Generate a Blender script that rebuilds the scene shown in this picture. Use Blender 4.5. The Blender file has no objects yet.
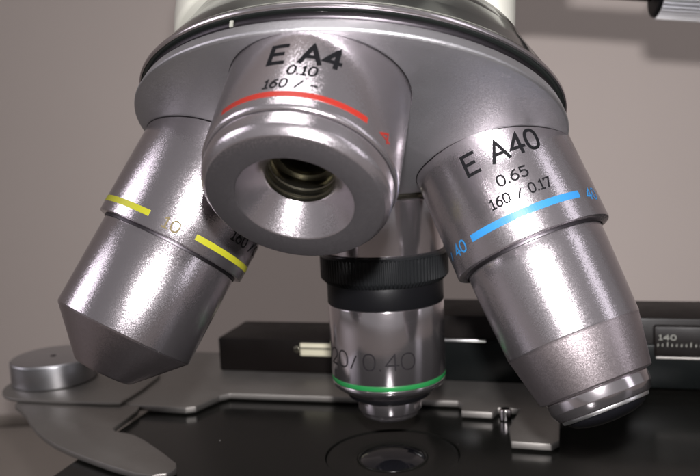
import bpy, bmesh, math, random
from math import sin, cos, pi, radians
from mathutils import Vector, Matrix
random.seed(4)
S = 0.001                      # lengths below are written in millimetres
scene = bpy.context.scene
C = scene.collection

# ------------------------------------------------------------------ camera
CAM = Vector((34.58, -147.13, 63.55)); YAW, PITCH, ROLL, FPX = 0.27239, -0.13236, -0.04877, 800.15
Rcam = Matrix.Rotation(YAW, 3, 'Z') @ Matrix.Rotation(pi/2+PITCH, 3, 'X') @ Matrix.Rotation(ROLL, 3, 'Z')
cd = bpy.data.cameras.new('camera'); cam = bpy.data.objects.new('camera', cd); C.objects.link(cam)
cam.matrix_world = Matrix.Translation(CAM*S) @ Rcam.to_4x4()
cd.sensor_width = 36; cd.sensor_fit = 'HORIZONTAL'; cd.lens = FPX/700*36
cd.clip_start = 0.005; cd.clip_end = 20
cd.dof.use_dof = True; cd.dof.focus_distance = 0.118; cd.dof.aperture_fstop = 38
scene.camera = cam
# ------------------------------------------------------------------ world, lamps, exposure
w = bpy.data.worlds.new('World'); scene.world = w; w.use_nodes = True
bg = w.node_tree.nodes['Background']; bg.inputs['Color'].default_value = (0.98, 0.95, 0.96, 1); bg.inputs['Strength'].default_value = 0.185
def area(name, loc, target, sx, sy, power, col):
    l = bpy.data.lights.new(name, 'AREA'); l.shape = 'RECTANGLE'; l.size = sx; l.size_y = sy; l.energy = power; l.color = col
    o = bpy.data.objects.new(name, l); C.objects.link(o); o.location = Vector(loc)*S
    o.rotation_euler = (Vector(target)-Vector(loc)).to_track_quat('-Z', 'Y').to_euler(); return o
up = Rcam @ Vector((0, 1, 0)); right = Rcam @ Vector((1, 0, 0)); back = Rcam @ Vector((0, 0, 1))
area('camera_flash', CAM+up*20+right*2+back*2, CAM-back*200+right*70, .007, .005, 0.40, (1, .97, .98)).data.spread = radians(120)
area('left_reflection_lamp', (-900, -350, 500), (0, 0, 50), .9, 1.0, .7, (.97, .91, 1.0)).data.spread = radians(40)  # unseen lamp added to give the metal its soft left-hand band
area('right_reflection_lamp', (800, -200, 380), (0, 0, 50), .20, .8, .8, (.95, .92, 1.0))  # narrow lamp added out of view for the right-hand reflections in the barrels
area('ceiling_lamp', (-60, -190, 1300), (-10, -20, 60), .7, .5, 4.5, (1.0, .97, .98))
scene.view_settings.view_transform = 'Standard'; scene.view_settings.look = 'None'
scene.view_settings.exposure = 0; scene.view_settings.gamma = 1

# ------------------------------------------------------------------ materials
def mat(name, col, rough=.5, metal=0., spec=.5, coat=0.):
    m = bpy.data.materials.new(name); m.use_nodes = True; b = m.node_tree.nodes['Principled BSDF']
    b.inputs['Base Color'].default_value = (*col, 1); b.inputs['Roughness'].default_value = rough
    b.inputs['Metallic'].default_value = metal; b.inputs['Specular IOR Level'].default_value = spec
    b.inputs['Coat Weight'].default_value = coat; b.inputs['Coat Roughness'].default_value = .05
    return m
def N(m, t): return m.node_tree.nodes.new(t)
def L(m, a, b): m.node_tree.links.new(a, b)
def grain(m, scale, dist, rough=None, stretch=(1, 1, 1), tint=None, tscale=60, detail=2):
    """fine relief (bump), uneven gloss and faint tint variation"""
    b = m.node_tree.nodes['Principled BSDF']
    tc = N(m, 'ShaderNodeTexCoord'); mp = N(m, 'ShaderNodeMapping'); mp.inputs['Scale'].default_value = stretch
    L(m, tc.outputs['Object'], mp.inputs['Vector'])
    n = N(m, 'ShaderNodeTexNoise'); n.inputs['Scale'].default_value = scale; n.inputs['Detail'].default_value = detail
    L(m, mp.outputs[0], n.inputs['Vector'])
    bp = N(m, 'ShaderNodeBump'); bp.inputs['Strength'].default_value = 1; bp.inputs['Distance'].default_value = dist
    L(m, n.outputs['Fac'], bp.inputs['Height']); L(m, bp.outputs[0], b.inputs['Normal'])
    n2 = N(m, 'ShaderNodeTexNoise'); n2.inputs['Scale'].default_value = tscale; n2.inputs['Detail'].default_value = 5; n2.inputs['Roughness'].default_value = .65
    L(m, tc.outputs['Object'], n2.inputs['Vector'])
    if rough:
        r = N(m, 'ShaderNodeMapRange'); r.inputs['From Min'].default_value = .3; r.inputs['From Max'].default_value = .7
        r.inputs['To Min'].default_value = rough[0]; r.inputs['To Max'].default_value = rough[1]
        L(m, n2.outputs['Fac'], r.inputs['Value']); L(m, r.outputs[0], b.inputs['Roughness'])
    if tint:
        c = b.inputs['Base Color'].default_value[:3]
        mx = N(m, 'ShaderNodeMix'); mx.data_type = 'RGBA'
        mx.inputs[6].default_value = (*c, 1); mx.inputs[7].default_value = (c[0]*tint, c[1]*tint, c[2]*tint, 1)
        L(m, n2.outputs['Fac'], mx.inputs[0]); L(m, mx.outputs[2], b.inputs['Base Color'])
    return m
def flakes(m, scale, amt):
    """bead-blasted grain: every tiny facet leans its own way and glints"""
    b = m.node_tree.nodes['Principled BSDF']; tc = N(m, 'ShaderNodeTexCoord'); g = N(m, 'ShaderNodeNewGeometry')
    v = N(m, 'ShaderNodeTexVoronoi'); v.inputs['Scale'].default_value = scale; L(m, tc.outputs['Object'], v.inputs['Vector'])
    sb = N(m, 'ShaderNodeVectorMath'); sb.operation = 'SUBTRACT'; sb.inputs[1].default_value = (.5, .5, .5); L(m, v.outputs['Color'], sb.inputs[0])
    sc = N(m, 'ShaderNodeVectorMath'); sc.operation = 'SCALE'; sc.inputs['Scale'].default_value = amt; L(m, sb.outputs[0], sc.inputs[0])
    ad = N(m, 'ShaderNodeVectorMath'); ad.operation = 'ADD'; L(m, g.outputs['Normal'], ad.inputs[0]); L(m, sc.outputs[0], ad.inputs[1])
    nm = N(m, 'ShaderNodeVectorMath'); nm.operation = 'NORMALIZE'; L(m, ad.outputs[0], nm.inputs[0])
    L(m, nm.outputs[0], b.inputs['Normal']); return m
def dust(m, scale, size, col=(.6, .58, .56)):
    """sparse pale specks of dust"""
    b = m.node_tree.nodes['Principled BSDF']; tc = N(m, 'ShaderNodeTexCoord')
    v = N(m, 'ShaderNodeTexVoronoi'); v.inputs['Scale'].default_value = scale; L(m, tc.outputs['Object'], v.inputs['Vector'])
    lt = N(m, 'ShaderNodeMath'); lt.operation = 'LESS_THAN'; lt.inputs[1].default_value = size; L(m, v.outputs['Distance'], lt.inputs[0])
    mx = N(m, 'ShaderNodeMix'); mx.data_type = 'RGBA'; mx.inputs[7].default_value = (*col, 1)
    src = b.inputs['Base Color'].links[0].from_socket if b.inputs['Base Color'].links else None
    if src: L(m, src, mx.inputs[6])
    else: mx.inputs[6].default_value = b.inputs['Base Color'].default_value
    L(m, lt.outputs[0], mx.inputs[0]); L(m, mx.outputs[2], b.inputs['Base Color'])
    iv = N(m, 'ShaderNodeMath'); iv.operation = 'SUBTRACT'; iv.inputs[0].default_value = b.inputs['Metallic'].default_value; L(m, lt.outputs[0], iv.inputs[1]); iv.use_clamp = True
    L(m, iv.outputs[0], b.inputs['Metallic']); return m
M = {}
M['satin'] = grain(mat('satin_chrome', (.52, .48, .505), .195, .968), 7600, .00004, (.18, .215), tint=.88, detail=1)
M['satin_fine'] = grain(mat('satin_chrome_fine', (.35, .343, .355), .40, .972), 8000, .00002, (.39, .47), tint=.9, detail=1)
M['satin_dark'] = grain(mat('satin_face', (.42, .37, .385), .27, .98), 8000, .00004, (.30, .36), tint=.88, detail=1)
M['chrome'] = grain(mat('turned_chrome', (.70, .65, .675), .14, .982), 150, .000003, (.12, .165), stretch=(1, 1, 40), tint=.93)
M['mirror'] = grain(mat('polished_chrome', (.62, .58, .59), .09, 1), 900, .000002, (.07, .13), tint=.85)
M['plate'] = grain(mat('dull_plate_metal', (.25, .237, .222), .5, 1), 700, .000004, (.46, .58), tint=.85)
M['edge'] = mat('bright_cut_edge', (.75, .75, .75), .3, 1)
M['grip'] = grain(mat('bright_fluted_metal', (.82, .82, .84), .36, 1), 600, .000003, (.32, .4))
M['knurl'] = grain(mat('black_knurl', (.006, .0065, .007), .30, 0, .3), 2500, .000006, (.28, .36))
M['knob'] = grain(mat('knob_metal', (.45, .45, .47), .3, 1), 500, .000006, (.27, .36), stretch=(1, 1, 14), tint=.85)
M['black_metal'] = grain(mat('black_anodised', (.003, .003, .0035), .36, 0, .10), 2500, .000008, (.33, .45))
M['black_gloss'] = grain(mat('black_gloss_ring', (.007, .008, .0075), .10, 0, .3), 800, .000002, (.08, .13))
M['stage'] = grain(mat('black_stage_paint', (.0045, .0045, .004), .2, 0, .13), 900, .000004, (.12, .22))
M['bar'] = grain(mat('black_bar_paint', (.0035, .0025, .0022), .42, 0, .14), 1500, .000008, (.36, .5))
M['cream'] = grain(mat('cream_enamel', (.47, .465, .41), .35, 0, .5), 300, .00001, tint=.96)
M['wall'] = grain(mat('plaster_wall', (.53, .465, .43), .9, 0, .1), 220, .00004, tint=.93, tscale=9, detail=6)
M['table'] = grain(mat('table_top', (.22, .19, .165), .55, 0, .3), 160, .0001, tint=.8, tscale=14)
M['ink'] = mat('black_ink', (.0025, .0025, .003), .6, 0, .05)
M['faint'] = mat('worn_gold_ink', (.10, .08, .04), .6, 0, .05)
M['red'] = mat('red_paint', (.115, .008, .005), .35, 0, .35)
M['yellow'] = mat('yellow_paint', (.21, .205, .010), .35, 0, .35)
M['blue'] = mat('blue_paint', (.012, .085, .20), .35, 0, .35)
M['green'] = mat('green_enamel', (.009, .11, .028), .35, 0, .3)
M['groove'] = mat('groove_dark', (.05, .045, .05), .4, 1)
M['engrave'] = mat('engraved_line', (.008, .007, .008), .5, 0, .1)
M['brass'] = grain(mat('brass_bore', (.20, .19, .15), .2, 1), 900, .000004, (.2, .3))
M['glass'] = mat('coated_lens', (.004, .004, .005), .03, 0, .5)
M['pale'] = mat('pale_scale_ink', (.15, .15, .13), .5)
M['rule'] = mat('cream_rule', (.42, .40, .30), .5)
M['teal'] = grain(mat('dark_bar_lower', (.003, .0036, .0036), .34, 0, .1), 900, .000004, (.26, .36))

for k, sc_, am in (('satin', 10500, .11), ('satin_fine', 10000, .15), ('satin_dark', 9500, .13)): flakes(M[k], sc_, am)
for k, sc_, sz in (('satin', 130, .016), ('satin_fine', 110, .014), ('satin_dark', 150, .018), ('stage', 160, .02), ('bar', 150, .02), ('black_metal', 260, .022)):
    dust(M[k], sc_, sz, (.3, .29, .28) if k in ('stage', 'bar', 'black_metal') else (.6, .58, .56))

# ------------------------------------------------------------------ helpers
def finish(me, sharp=28, smooth=True):
    if smooth:
        me.shade_smooth(); me.set_sharp_from_angle(angle=radians(sharp))
def mesh_obj(name, verts, faces, m, parent=None, smooth=True, scale=S, sharp=28):
    me = bpy.data.meshes.new(name); me.from_pydata([tuple(c*scale for c in v) for v in verts], [], faces)
    bm = bmesh.new(); bm.from_mesh(me); bmesh.ops.recalc_face_normals(bm, faces=bm.faces); bm.to_mesh(me); bm.free()
    finish(me, sharp, smooth); me.materials.append(M[m])
    o = bpy.data.objects.new(name, me); C.objects.link(o)
    if parent: o.parent = parent
    return o
def tag(o, label=None, cat=None, group=None, kind=None):
    for k, v in (('label', label), ('category', cat), ('group', group), ('kind', kind)):
        if v: o[k] = v
    return o
def empty(name, mtx): 
    o = bpy.data.objects.new(name, None); C.objects.link(o); o.empty_display_size = .005; o.matrix_world = mtx; return o
def arc(cx, cz, r, a0, a1, n): return [(cx+r*cos(radians(a0+(a1-a0)*i/n)), cz+r*sin(radians(a0+(a1-a0)*i/n))) for i in range(n+1)]
def bev(prof, b=.12):
    """round the corners of a profile polyline (r, z) with two-point bevels"""
    out = [prof[0]]
    for i in range(1, len(prof)-1):
        p0, p1, p2 = (Vector(q) for q in prof[i-1:i+2]); a = (p0-p1); c = (p2-p1); bb = min(b, a.length*.35, c.length*.35)
        out += [tuple(p1+a.normalized()*bb), tuple(p1+(a.normalized()+c.normalized())*bb*.29), tuple(p1+c.normalized()*bb)]
    out.append(prof[-1]); return out
def lathe(name, prof, m, parent=None, seg=160, b=.12, mod=None, sharp=28):
    pr = bev(prof, b) if b else prof
    V = []; F = []
    for r, z in pr:
        for i in range(seg):
            a = 2*pi*i/seg; rr = max(r, .001)
            if mod: rr = mod(rr, z, i)
            V.append((rr*cos(a), rr*sin(a), z))
    for j in range(len(pr)-1):
        for i in range(seg):
            F.append((j*seg+i, j*seg+(i+1) % seg, (j+1)*seg+(i+1) % seg, (j+1)*seg+i))
    return mesh_obj(name, V, F, m, parent, sharp=sharp)
def prism(name, outline, z0, z1, m, parent=None, b=.15, seg=2):
    bm = bmesh.new(); vs = [bm.verts.new((x*S, y*S, z0*S)) for x, y in outline]; f = bm.faces.new(vs)
    r = bmesh.ops.extrude_face_region(bm, geom=[f]); bmesh.ops.translate(bm, verts=[v for v in r['geom'] if isinstance(v, bmesh.types.BMVert)], vec=(0, 0, (z1-z0)*S))
    bmesh.ops.recalc_face_normals(bm, faces=bm.faces)
    if b: bmesh.ops.bevel(bm, geom=[e for e in bm.edges if len(e.link_faces) == 2 and e.calc_face_angle() > .3], offset=b*S, segments=seg, profile=.5, affect='EDGES', clamp_overlap=True)
    me = bpy.data.meshes.new(name); bm.to_mesh(me); bm.free(); finish(me, 40); me.materials.append(M[m])
    o = bpy.data.objects.new(name, me); C.objects.link(o)
    if parent: o.parent = parent
    return o
def box(name, x0, x1, y0, y1, z0, z1, m, parent=None, b=.3):
    return prism(name, [(x0, y0), (x1, y0), (x1, y1), (x0, y1)], z0, z1, m, parent, b)
def smooth_loop(pts, n=4):
    """Catmull-Rom through a closed list"""
    out = []; k = len(pts)
    for i in range(k):
        p0, p1, p2, p3 = (Vector(pts[(i+j-1) % k]) for j in range(4))
        for t in (q/n for q in range(n)):
            out.append(tuple(.5*((2*p1)+(p2-p0)*t+(2*p0-5*p1+4*p2-p3)*t*t+(3*p1-p0-3*p2+p3)*t**3)))
    return out

# stroke lettering: polylines in a unit cell (height 1), x runs right, y up
def ell(cx, cy, rx, ry, a0=0, a1=360, n=22, pw=1.0):
    o = []
    for i in range(n+1):
        a = radians(a0+(a1-a0)*i/n); c, s = cos(a), sin(a)
        o.append((cx+rx*math.copysign(abs(c)**pw, c), cy+ry*math.copysign(abs(s)**pw, s)))
    return o
GL = {
 'E': (.62, [[(.62, 1), (0, 1), (0, 0), (.62, 0)], [(0, .52), (.52, .52)]]),
 'A': (.80, [[(0, 0), (.40, 1), (.80, 0)], [(.14, .34), (.66, .34)]]),
 '4': (.66, [[(.48, 0), (.48, 1), (0, .30), (.66, .30)]]),
 '0': (.60, [ell(.30, .5, .30, .5, 90, 450, 26, .85)]),
 '1': (.40, [[(.04, .80), (.22, 1), (.22, 0)], [(.02, 0), (.42, 0)]]),
 '6': (.60, [[(.50, .97), (.30, .90), (.10, .65), (.02, .40)]+ell(.30, .30, .28, .30, 160, 520, 22)]),
 '5': (.58, [[(.54, 1), (.10, 1), (.06, .56)]+ell(.28, .32, .29, .32, 130, -140, 18)]),
 '7': (.58, [[(0, .86), (0, 1), (.58, 1), (.24, 0)]]),
 '2': (.60, [ell(.30, .70, .28, .30, 170, -30, 14)+[(.02, 0), (.60, 0)]]),
 '.': (.12, [[(.06, 0), (.06, .07)]]),
 '/': (.62, [[(.06, 0), (.56, .82)]]),
 '-': (.52, [[(.02, .41), (.50, .39)]]),
 ' ': (.34, []),
}
def layout(text, gap=.2):
    u = 0; out = []
    for ch in text:
        wd, st = GL[ch]; out.append((ch, u, wd)); u += wd+gap
    return out, u-gap
def ribbon(poly, wd, V, F, off):
    P = [Vector(p) for p in poly]
    Q = [P[0]]                                   # resample so that the strip can wrap
    for a, c in zip(P, P[1:]):
        n = max(1, int((c-a).length/.35)); Q += [a+(c-a)*(i+1)/n for i in range(n)]
    h = wd/2; k = len(Q); base = len(V)
    closed = (Q[0]-Q[-1]).length < 1e-4
    for i, q in enumerate(Q):
        a = Q[i-1] if i else (Q[-2] if closed else q); c = Q[i+1] if i < k-1 else (Q[1] if closed else q)
        t0 = (q-a).normalized() if (q-a).length > 1e-9 else None; t1 = (c-q).normalized() if (c-q).length > 1e-9 else None
        if t0 is None: t0 = t1
        if t1 is None: t1 = t0
        t = (t0+t1); t = t.normalized() if t.length > 1e-6 else t1
        nrm = Vector((-t.y, t.x)); sc = min(1.9, 1/max(.3, abs(nrm.dot(Vector((-t1.y, t1.x))))))
        e = Vector((0, 0))
        if not closed and i == 0: e = -t*h*.7
        if not closed and i == k-1: e = t*h*.7
        V.append((*(q+e+nrm*h*sc), off)); V.append((*(q+e-nrm*h*sc), off))
    for i in range(k-1):
        F.append((base+2*i, base+2*i+1, base+2*i+3, base+2*i+2))
def wrap_text(name, text, r, phi0, phi1, s_base, s_top, stroke, m, parent, cells=None, lift=.03, slant=0.):
    """lettering on a barrel: reads towards decreasing angle, upright towards smaller s"""
    h = s_base-s_top; V = []; F = []; lay, tot = layout(text)
    total = radians(phi0-phi1)*r; k = 0
    for i, (ch, u, wd) in enumerate(lay):
        if cells: c0, c1 = cells[i]; ux = radians(phi0-c0)*r; ww = radians(c0-c1)*r
        else: ux = u/tot*total; ww = wd/tot*total
        for st in GL[ch][1]:
            ribbon([(ux+x/wd*ww+slant*y*h, y*h) for x, y in st], stroke, V, F, lift+.004*(k % 3)); k += 1
    W = []
    for x, y, o in V:
        a = radians(phi0)-x/r; W.append(((r+o)*cos(a), (r+o)*sin(a), s_base-y))
    return mesh_obj(name, W, F, m, parent, smooth=False)
def wrap_band(name, r, phi0, phi1, s0, s1, m, parent, lift=.035, tilt=0.):
    n = max(2, int(abs(phi1-phi0)/2)); V = []; F = []
    for i in range(n+1):
        a = radians(phi0+(phi1-phi0)*i/n)
        for s, o in ((s0, -.02), (s0, lift), (s1, lift), (s1, -.02)): V.append(((r+o)*cos(a), (r+o)*sin(a), s))
    for i in range(n):
        for j in range(3): F.append((4*i+j, 4*i+j+1, 4*i+j+5, 4*i+j+4))
    F += [(0, 1, 2, 3), (4*n, 4*n+1, 4*n+2, 4*n+3)]
    return mesh_obj(name, V, F, m, parent, smooth=False)

# ------------------------------------------------------------------ setting: wall and table
yc, ys = cos(YAW), sin(YAW)
def setting_frame(dist, z): return Matrix.Translation(Vector((CAM.x-ys*dist, CAM.y+yc*dist, z))*S) @ Matrix.Rotation(YAW, 4, 'Z')
WALL_D, TABLE_Z = 415, -84
o = box('wall', -1500, 1500, 0, 60, -400, 1200, 'wall', None, 0); o.matrix_world = setting_frame(WALL_D, 0); tag(o, kind='structure')
o = box('table_top', -1500, 1500, -1200, -.5, -25, 0, 'table', None, 0); o.matrix_world = setting_frame(WALL_D, TABLE_Z); tag(o, kind='structure')
o = box('skirting', -1500, 1500, -4, -.3, .3, 6, 'table', None, .5); o.matrix_world = setting_frame(WALL_D, TABLE_Z); tag(o, kind='structure')

# ------------------------------------------------------------------ nosepiece turret and head
TH = 0.41547; P0 = Vector((0, 0, 107.83)); AX = Vector((0, -sin(TH), -cos(TH)))
def axis_frame(origin, d):
    d = d.normalized(); e1 = Vector((0, -1, 0)); e1 = (e1-d*d.dot(e1)).normalized(); e2 = d.cross(e1)
    m = Matrix((e1, e2, d)).transposed().to_4x4(); m.translation = origin*S; return m
tf = axis_frame(P0, AX)
tur = empty('nosepiece_turret', tf)
tag(tur, 'satin silver revolving nosepiece disc carrying the four objectives', 'nosepiece')
lathe('turret_disc', [(0, 56.6), (8, 56.3), (14, 55.0), (20, 53.2), (26, 51.6), (31, 50.6), (33.2, 50.15), (34.15, 49.9), (34.4, 49.7), (34.45, 49.4), (33.95, 48.2), (33.8, 47.9), (33.0, 47.7), (30, 47.7)], 'satin_fine', tur, 240, .05, sharp=40)
lathe('rim_ring', [(30, 47.5), (33.1, 47.5), (33.3, 47.2), (33.3, 46.6), (30, 46.5)], 'groove', tur, 240, .05)
wrap_band('index_mark', 33.4, 12.2, 13.0, 47.5, 46.6, 'pale', tur, lift=.2)
head = empty('microscope', tf)
tag(head, 'cream enamelled microscope head above the nosepiece, with black ring', 'microscope head')
lathe('collar_ring', [(30, 46.35), (33.5, 46.35), (34.0, 46.1), (34.0, 45.5), (33.4, 45.0), (31.6, 42.2), (29.2, 38.6), (27.8, 36.0), (26, 35.8)], 'black_gloss', head, 240, .12, sharp=35)
lathe('collar_lip', [(33.9, 46.35), (34.15, 46.2), (34.15, 45.75), (33.85, 45.5)], 'chrome', head, 240, .05)
lathe('housing', [(24, 36.0), (27.6, 36.0), (28.1, 35.4), (28.4, 33), (28.6, 18), (27, 13), (20, 11), (0, 11)], 'cream', head, 200, .5, sharp=35).location = (0, .0022, 0)
arm = box('arm', -22, 36, 20, 75, 95.5, 150, 'cream', None, 2.0); arm.parent = head; arm.matrix_parent_inverse = tf.inverted()

# ------------------------------------------------------------------ objectives
K = [(Vector((0, 0, 107.83)), Vector((0, 0, -1))), (Vector((-.631, .986, 107.558)), Vector((.4005, -.2882, -.8698))),
     (Vector((.589, .185, 107.651)), Vector((.0181, -.7255, -.688))), (Vector((.551, -.442, 107.434)), Vector((-.3829, -.4188, -.8234)))]
R = 12.5
GRP = 'objective lenses on the nosepiece'
# --- 40x, right, blue line
ob = empty('objective_lens', axis_frame(*K[1])); tag(ob, 'silver objective with blue line, marked E A40, tapering to polished tip at right', 'objective lens', GRP)
sl = lathe('sleeve', [(9, 52), (R, 52), (R, 73.45), (11.0, 73.5)], 'satin', ob, 200, .18)
wrap_text('lettering', 'E A40', R, 12.3, -41.5, 61.5, 58.5, .50, 'ink', sl)
wrap_text('lettering', '0.65', R, -3.5, -24.5, 65.1, 63.55, .27, 'ink', sl)
wrap_text('lettering', '160 / 0.17', R, 6.8, -36, 67.75, 66.3, .24, 'ink', sl)
wrap_band('colour_line', R, 30.3, -54.3, 69.35, 70.45, 'blue', sl)
wrap_text('lettering', '40', R, 52, 38, 70.9, 69.2, .30, 'blue', sl)
wrap_text('lettering', '40', R, -62, -76, 70.9, 69.2, .30, 'blue', sl)
wrap_text('lettering', '/', R, 64, 60, 70.6, 69.4, .3, 'blue', sl)
lathe('gap_ring', [(11.2, 73.45), (11.25, 73.6), (11.2, 73.9)], 'groove', ob, 160, 0)
lathe('barrel', [(10.8, 73.7), (11.0, 73.75), (10.98, 76), (10.45, 88.0), (10.40, 88.15)], 'satin', ob, 200, .06)
lathe('tapered_nose', [(10.38, 88.15), (10.30, 88.4), (8.75, 95.7), (8.45, 95.95), (7.2, 96.0)], 'satin_dark', ob, 200, .06)
tp = lathe('tip', [(7.2, 95.7), (7.75, 95.9), (7.85, 96.3), (7.8, 97.7), (7.1, 98.9), (6.75, 99.1), (6.5, 99.1)], 'chrome', ob, 160, .08)
lathe('lens_ring', [(6.55, 98.9), (6.72, 99.1), (6.6, 99.55), (6.3, 99.6), (6.2, 99.4)], 'edge', tp, 140, .04)
lathe('front_lens', [(6.3, 99.45), (5.9, 100.0), (5.0, 100.6), (3.6, 101.05), (1.8, 101.3), (0, 101.35)], 'glass', tp, 140, 0, sharp=60)
# --- 10x, left, yellow line
ob = empty('objective_lens', axis_frame(*K[3])); tag(ob, 'silver objective with broken yellow line and wide cone end at left', 'objective lens', GRP)
sl = lathe('sleeve', [(9, 52), (R, 52), (R, 74.05), (11.3, 74.1)], 'satin', ob, 200, .18)
wrap_band('colour_line', R, 95, 1.9, 71.55, 72.5, 'yellow', sl)
wrap_band('colour_line', R, -33.4, -112, 71.55, 72.5, 'yellow', sl)
wrap_text('lettering', '10', R, -9.5, -21, 72.95, 71.3, .23, 'faint', sl)
wrap_text('lettering', '160 / 0.17', R, -57, -112, 69.6, 68.0, .24, 'ink', sl)
lathe('gap_ring', [(11.45, 74.05), (11.5, 74.25), (11.45, 74.5)], 'groove', ob, 160, 0)
lathe('barrel', [(11.1, 74.3), (11.32, 74.35), (11.30, 89.3), (11.2, 89.45)], 'satin', ob, 200, .06)
nc = lathe('nose_cone', [(11.2, 89.45), (11.12, 89.6), (4.9, 96.0), (4.5, 96.25), (2.6, 96.3)], 'satin_dark', ob, 200, .08)
lathe('front_lens', [(2.7, 96.2), (2.0, 95.9), (0, 95.8)], 'glass', nc, 64, 0)
# --- 4x, front, red line
ob = empty('objective_lens', axis_frame(*K[2])); tag(ob, 'short wide silver objective with red line, marked E A4, open bore facing forward', 'objective lens', GRP)
sl = lathe('sleeve', [(9, 53), (R, 53), (R, 72.2), (12.3, 72.6), (12.0, 72.7)], 'satin', ob, 220, .15)
wrap_text('lettering', 'E A4', R, 7.5, -32.5, 64.9, 61.8, .62, 'ink', sl, slant=.04)
wrap_text('lettering', '0.10', R, -5, -20.8, 67.1, 65.6, .27, 'ink', sl, slant=.1)
wrap_text('lettering', '160 / -', R, 6.5, -23.0, 69.35, 67.95, .25, 'ink', sl, slant=.1)
wrap_band('colour_line', R, 34, -54.5, 70.05, 70.95, 'red', sl)
wrap_text('lettering', '4', R, -65, -74, 71.1, 69.6, .28, 'red', sl)
rg = lathe('front_ring', [(11.5, 72.5), (12.0, 72.75), (12.02, 73.0), (11.95, 74.7), (11.7, 75.2), (11.15, 75.85), (11.0, 75.9), (7.55, 75.9), (7.4, 75.8), (4.6, 72.4), (4.45, 72.1)], 'satin', ob, 220, .10, sharp=24)
lathe('gap_ring', [(12.05, 72.6), (12.03, 72.85)], 'groove', ob, 160, 0)
bore = lathe('bore', [(4.45, 72.15), (4.45, 71.5), (4.2, 71.45), (4.2, 70.9), (4.45, 70.85), (4.45, 70.2), (4.25, 70.1), (4.3, 69.4), (4.5, 69.3), (4.5, 68.4), (3.6, 68.3), (3.4, 67.7), (3.4, 66.6)], 'brass', ob, 120, .04)
lathe('front_lens', [(3.5, 66.8), (2.6, 67.2), (1.4, 67.45), (0, 67.55)], 'glass', bore, 80, 0, sharp=60)
# --- 20x, rear, green ring
ob = empty('objective_lens', axis_frame(*K[0])); tag(ob, 'upright chrome objective with green ring and black knurled collar behind the others', 'objective lens', GRP)
lathe('thread_ring', [(10.6, 53), (10.9, 55.6), (11.0, 56.0), (10.9, 56.5)], 'brass', ob, 140, .05)
lathe('upper_barrel', [(10.6, 56.5), (11.3, 56.6), (11.4, 57.0), (11.4, 66.6), (11.2, 66.9)], 'chrome', ob, 200, .1)
TE = 104
def knurl(r, z, i): return r - (.22 if (i % 4) in (2, 3) and 67.3 < z < 71.6 else 0)
lathe('knurled_collar', [(11.0, 66.8), (11.9, 66.9), (12.24, 67.25), (12.24, 67.5), (12.24, 71.2), (12.2, 71.55), (11.3, 72.5), (10.9, 72.6)], 'knurl', ob, TE*4, 0, mod=knurl, sharp=35)
lathe('black_band', [(10.9, 72.4), (11.12, 72.5), (11.12, 76.5), (10.9, 76.65)], 'black_metal', ob, 160, .08)
br = lathe('barrel', [(10.9, 76.55), (11.12, 76.7), (11.05, 90.4), (10.85, 90.5), (10.85, 91.4), (11.0, 91.5), (10.95, 92.1), (10.7, 92.5)], 'chrome', ob, 200, .06)
lathe('colour_line', [(10.8, 90.58), (11.03, 90.6), (11.02, 91.36), (10.8, 91.38)], 'green', br, 200, .06)
wrap_text('lettering', '20/0.40', 11.08, 56, -38, 87.4, 84.4, .26, 'engrave', br, cells=[(57, 45), (41.5, 29.5), (26, 18), (11, -.5), (-4.5, -6), (-10.5, -23), (-25.5, -38.5)], lift=.04)
lathe('nose_cone', [(10.7, 92.4), (10.6, 92.6), (8.4, 94.2), (8.2, 94.3)], 'chrome', ob, 160, .05)
lathe('black_band', [(8.2, 94.2), (8.1, 94.9), (7.2, 95.4), (6.3, 95.5)], 'black_metal', ob, 160, .08)
tp = lathe('tip', [(6.1, 95.4), (6.3, 95.6), (6.2, 97.9), (5.7, 98.2), (5.6, 98.9), (5.0, 99.4), (2.2, 99.4)], 'chrome', ob, 140, .1)
lathe('front_lens', [(2.3, 99.3), (1.5, 99.1), (0, 99.0)], 'glass', tp, 60, 0)

# --- thin dark joints where the sleeves sit in the turret disc
DOME = [(0, 56.6), (8, 56.3), (14, 55.0), (20, 53.2), (26, 51.6), (31, 50.6), (33.2, 50.15), (34.15, 49.9)]
def dome_h(r):
    for (r0, h0), (r1, h1) in zip(DOME, DOME[1:]):
        if r0 <= r <= r1: return h0+(h1-h0)*(r-r0)/(r1-r0)
def seam(root, k):
    o_, d_ = K[k]; mx = axis_frame(o_, d_).to_3x3(); V = []; F = []; runs = []; cur = []
    for i in range(145):
        a = 2*pi*i/144; hit = None; prev = None
        for q in range(0, 220):
            sv = 52+q*.06; p = o_+mx @ Vector((R*cos(a), R*sin(a), sv))-P0; h = p.dot(AX); rho = (p-AX*h).length; dh = dome_h(rho)
            if dh is not None and prev is not None and prev < 0 <= h-dh: hit = sv; break
            prev = h-dh if dh is not None else None
        if hit: cur.append((a, hit))
        elif cur: runs.append(cur); cur = []
    if cur: runs.append(cur)
    for run in runs:
        if len(run) < 3: continue
        b0 = len(V)
        for i, (a, sv) in enumerate(run):
            f = 1 if len(run) > 140 else min(1, min(i, len(run)-1-i)/14+.02)
            for j in range(6):
                t = 2*pi*j/6; V.append(((R+(.15*cos(t)-.04)*f)*cos(a), (R+(.15*cos(t)-.04)*f)*sin(a), sv+.05+.11*f*sin(t)))
        for i in range(len(run)-1):
            for j in range(6): F.append((b0+6*i+j, b0+6*i+(j+1) % 6, b0+6*i+6+(j+1) % 6, b0+6*i+6+j))
    if F: mesh_obj('seat_joint', V, F, 'groove', root)
for o_ in [q for q in C.objects if q.name.startswith('objective_lens')]:
    for k in (1, 2, 3):
        if (Vector(o_.matrix_world.col[2][:3])-K[k][1].normalized()).length < .01: seam(o_, k)

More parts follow.
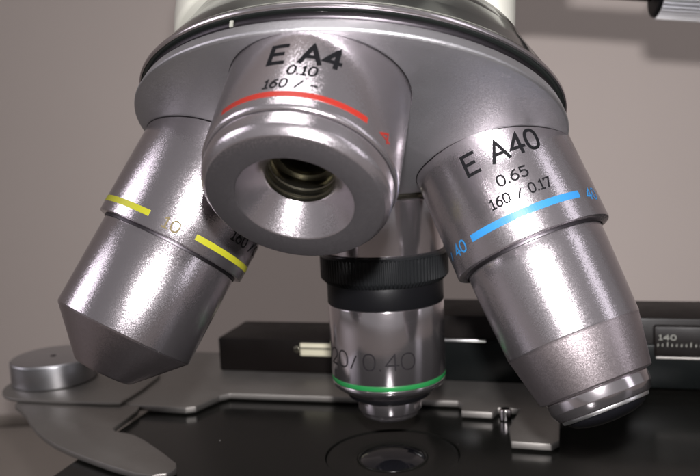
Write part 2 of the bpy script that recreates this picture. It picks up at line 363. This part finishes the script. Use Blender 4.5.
# ------------------------------------------------------------------ stage
st = empty('microscope_stage', Matrix.Translation((0, 0, -.01))); tag(st, 'glossy black stage plate with a round condenser lens set in its middle', 'microscope stage')
def at_parent(o, par):
    o.parent = par; o.matrix_parent_inverse = par.matrix_world.inverted(); return o
bpy.context.view_layer.update()
# plate with a round opening
def ring_plate(name, x0, x1, y0, y1, z0, z1, r, m):
    n = 96; V = []; F = []; ins = [(r*cos(2*pi*i/n), r*sin(2*pi*i/n)) for i in range(n)]; out = []
    for x, y in ins:
        t = min((x1 if x > 0 else x0)/x if abs(x) > 1e-6 else 1e9, (y1 if y > 0 else y0)/y if abs(y) > 1e-6 else 1e9); out.append([x*t, y*t])
    for cx in (x0, x1):                      # snap the nearest ray to each corner
        for cy in (y0, y1):
            i = min(range(n), key=lambda q: (out[q][0]-cx)**2+(out[q][1]-cy)**2); out[i] = [cx, cy]
    for z in (z1, z0):
        V += [(x, y, z) for x, y in ins]; V += [(x, y, z) for x, y in out]
    for i in range(n):
        j = (i+1) % n
        F += [(i, j, n+j, n+i), (2*n+i, 2*n+j, 3*n+j, 3*n+i), (i, j, 2*n+j, 2*n+i), (n+i, n+j, 3*n+j, 3*n+i)]
    return mesh_obj(name, V, F, m, smooth=False)
at_parent(ring_plate('plate', -63, 115, -72, 74, -7, 0, 13.3, 'stage'), st)
at_parent(lathe('insert_ring', [(13.35, -1.2), (13.1, -.35), (12.8, -.25), (8.2, -.45), (7.0, -.55), (6.9, -1.6)], 'stage', None, 140, .12), st)
at_parent(lathe('lens_rim', [(6.95, -.9), (6.85, -.5), (6.6, -.4), (6.4, -.6)], 'stage', None, 120, .06), st)
at_parent(lathe('condenser_lens', [(6.5, -.75), (5.6, -.28), (4.4, .12), (3.0, .42), (1.5, .58), (0, .63)], 'glass', None, 120, 0, sharp=60), st)

# ------------------------------------------------------------------ specimen holder with scale bar
sh = empty('specimen_holder', Matrix.Translation(Vector((-20, 45, 0))*S)); tag(sh, 'grey metal slide holder plate with dark scale bar lying along the back of the stage', 'slide holder')
bpy.context.view_layer.update()
fp = prism('holder_plate', [(-72, 16.5), (-66, 14.9), (-52.2, 14.6), (-50.2, 15.8), (-47.8, 23.6), (-46, 25.8), (-19, 26.6), (9.4, 27.2), (10.6, 25.5), (11.0, 20.9), (17.6, 20.7), (18.6, 24.0), (23.5, 24.2), (21.8, 12.5), (22.8, 5.2), (30.4, 5.0), (31.8, 7.2), (31.8, 24), (36, 29), (36, 60), (-72, 60)], .5, 1.9, 'plate', None, .10)
at_parent(fp, sh)
for x0, x1, y in ((-65.5, -52.5, 14.55), (-45.5, 9.2, 26.2), (11.3, 17.4, 20.55), (23.1, 30.2, 4.85)): pass
pin = lathe('stop_pin', [(0, 2.6), (1.0, 2.6), (1.3, 2.3), (1.3, .3)], 'mirror', None, 48, .1); pin.location = (.0204, .0218, 0)
bpy.context.view_layer.update(); at_parent(pin, sh)
bar = box('scale_bar', -56.4, -1, 43.2, 62, 1.95, 10.9, 'bar', None, .45); at_parent(bar, sh)
rl = box('ruler_strip', -33.3, -4, 42.95, 43.6, 6.7, 10.0, 'rule', None, .12); at_parent(rl, bar)
ln = box('ruler_line', -33.5, -4, 42.8, 43.4, 8.5, 8.85, 'bar', None, 0); at_parent(ln, bar)
scw = lathe('ruler_screw', [(0, .5), (.7, .5), (.9, .3), (.9, -.3)], 'brass', None, 40, .05); scw.matrix_world = Matrix.Translation(Vector((-34.2, 43.1, 8.3))*S) @ Matrix.Rotation(pi/2, 4, 'X'); bpy.context.view_layer.update(); at_parent(scw, bar)
blk = box('scale_block', -1, 118, 43.2, 62, 1.95, 17.9, 'bar', None, .5); at_parent(blk, sh)
low = box('lower_rail', -.5, 118, 41.4, 43.1, 2.0, 12.0, 'teal', None, .2); at_parent(low, sh)
e1 = box('rail_edge', 3, 14.5, 41.25, 42.2, 11.85, 12.35, 'edge', None, .1); at_parent(e1, low)
slot = box('scale_slot', 52.3, 118, 41.0, 43.0, 9.4, 16.6, 'bar', None, .6); at_parent(slot, sh)
e2 = box('slot_edge', 52.8, 118, 40.7, 41.6, 9.0, 9.55, 'plate', None, .1); at_parent(e2, slot)
tv, tfc = [], []
for i in range(28):
    x = 53.2+i*1.0; hgt = 1.15 if i % 5 == 2 else .75; b0 = len(tv)
    tv += [(x-.11, 40.96, 11.9), (x+.11, 40.96, 11.9), (x+.11, 40.96, 11.9+hgt), (x-.11, 40.96, 11.6+hgt)]; tfc.append((b0, b0+1, b0+2, b0+3))
at_parent(mesh_obj('scale_ticks', tv, tfc, 'pale', None, smooth=False), slot)
lay, tot = layout('140'); tv, tfc = [], []
for ch, u, wd in lay:
    for stx in GL[ch][1]: ribbon([(53.4+(u+x)*1.75, 13.5+y*1.05) for x, y in stx], .2, tv, tfc, 0)
at_parent(mesh_obj('lettering', [(x, 40.95, z) for x, z, o in tv], tfc, 'pale', None, smooth=False), slot)
# slide clip with pivot knob
cl = empty('slide_clip', Matrix.Translation(Vector((-94, 29.5, 0))*S)); tag(cl, 'curved grey slide clip finger with round pivot knob at the left of the stage', 'slide clip')
bpy.context.view_layer.update()
cres = [(-97.5, 14.5), (-96.4, 11.6), (-93, 9.2), (-89.1, 6.0), (-84.5, 1.6), (-79.6, -2.7), (-75, -6.2), (-70.5, -9.1), (-65.6, -11.7), (-60.7, -13.9), (-52.2, -17.4), (-45.4, -19.7), (-41.5, -20.2), (-39.2, -19.0), (-38.5, -16.6), (-39.6, -14.3), (-44, -10.6), (-48.1, -7.4), (-52, -4.5), (-55.6, -2.2), (-58.5, -1.2), (-60.9, -.9), (-62.6, .6), (-62.8, 3.2), (-62.9, 7), (-63.2, 12.0), (-66, 20), (-80, 30), (-96, 28)]
at_parent(prism('finger', cres, .4, 1.7, 'plate', None, .2), cl)
at_parent(prism('pivot_arm', smooth_loop([(-107.5, 25), (-105, 18), (-99, 13.4), (-89, 12.9), (-79, 13.2), (-70.0, 13.7), (-68.6, 15.5), (-69, 28), (-72, 38), (-86, 41), (-101, 40), (-107, 33)], 4), 1.8, 2.7, 'plate', None, .3), cl)
kn = lathe('pivot_knob', [(0, 9.0), (10.3, 9.0), (10.8, 8.6), (10.8, 3.0), (10.5, 2.75), (9, 2.7)], 'knob', None, 140, .15); kn.location = (-.0970, .0288, .0); bpy.context.view_layer.update(); at_parent(kn, cl)
sc = lathe('set_screw', [(0, 8.95), (.7, 8.95), (.75, 9.12), (0, 9.15)], 'groove', None, 32, .02); sc.location = (-.0970, .0288, .0); bpy.context.view_layer.update(); at_parent(sc, kn)

# ------------------------------------------------------------------ fluted knob at the top right
A = Vector((55.2, 70, 95.5)); d = Vector((.95, .16, -.12)).normalized()
fk = empty('control_knob', axis_frame(A, d)); tag(fk, 'silver fluted control knob on a dark shaft at top right', 'knob')
NF = 46
def flute(r, z, i): return r - (.8 if (i % 6) in (3, 4, 5) and .9 < z < 40 and r > 6 else 0)
lathe('grip', [(5.0, .85), (7.6, .9), (8.0, 1.2), (8.0, 34), (7.4, 35), (0, 35)], 'grip', fk, NF*6, 0, mod=flute, sharp=20)
lathe('end_cap', [(0, .1), (6.9, .1), (7.5, .4), (7.75, 1.0), (4, 1.1)], 'black_metal', fk, 100, .1)
lathe('shaft', [(0, -40), (3.9, -40), (3.9, -.5), (0, -.5)], 'black_metal', fk, 80, .1)
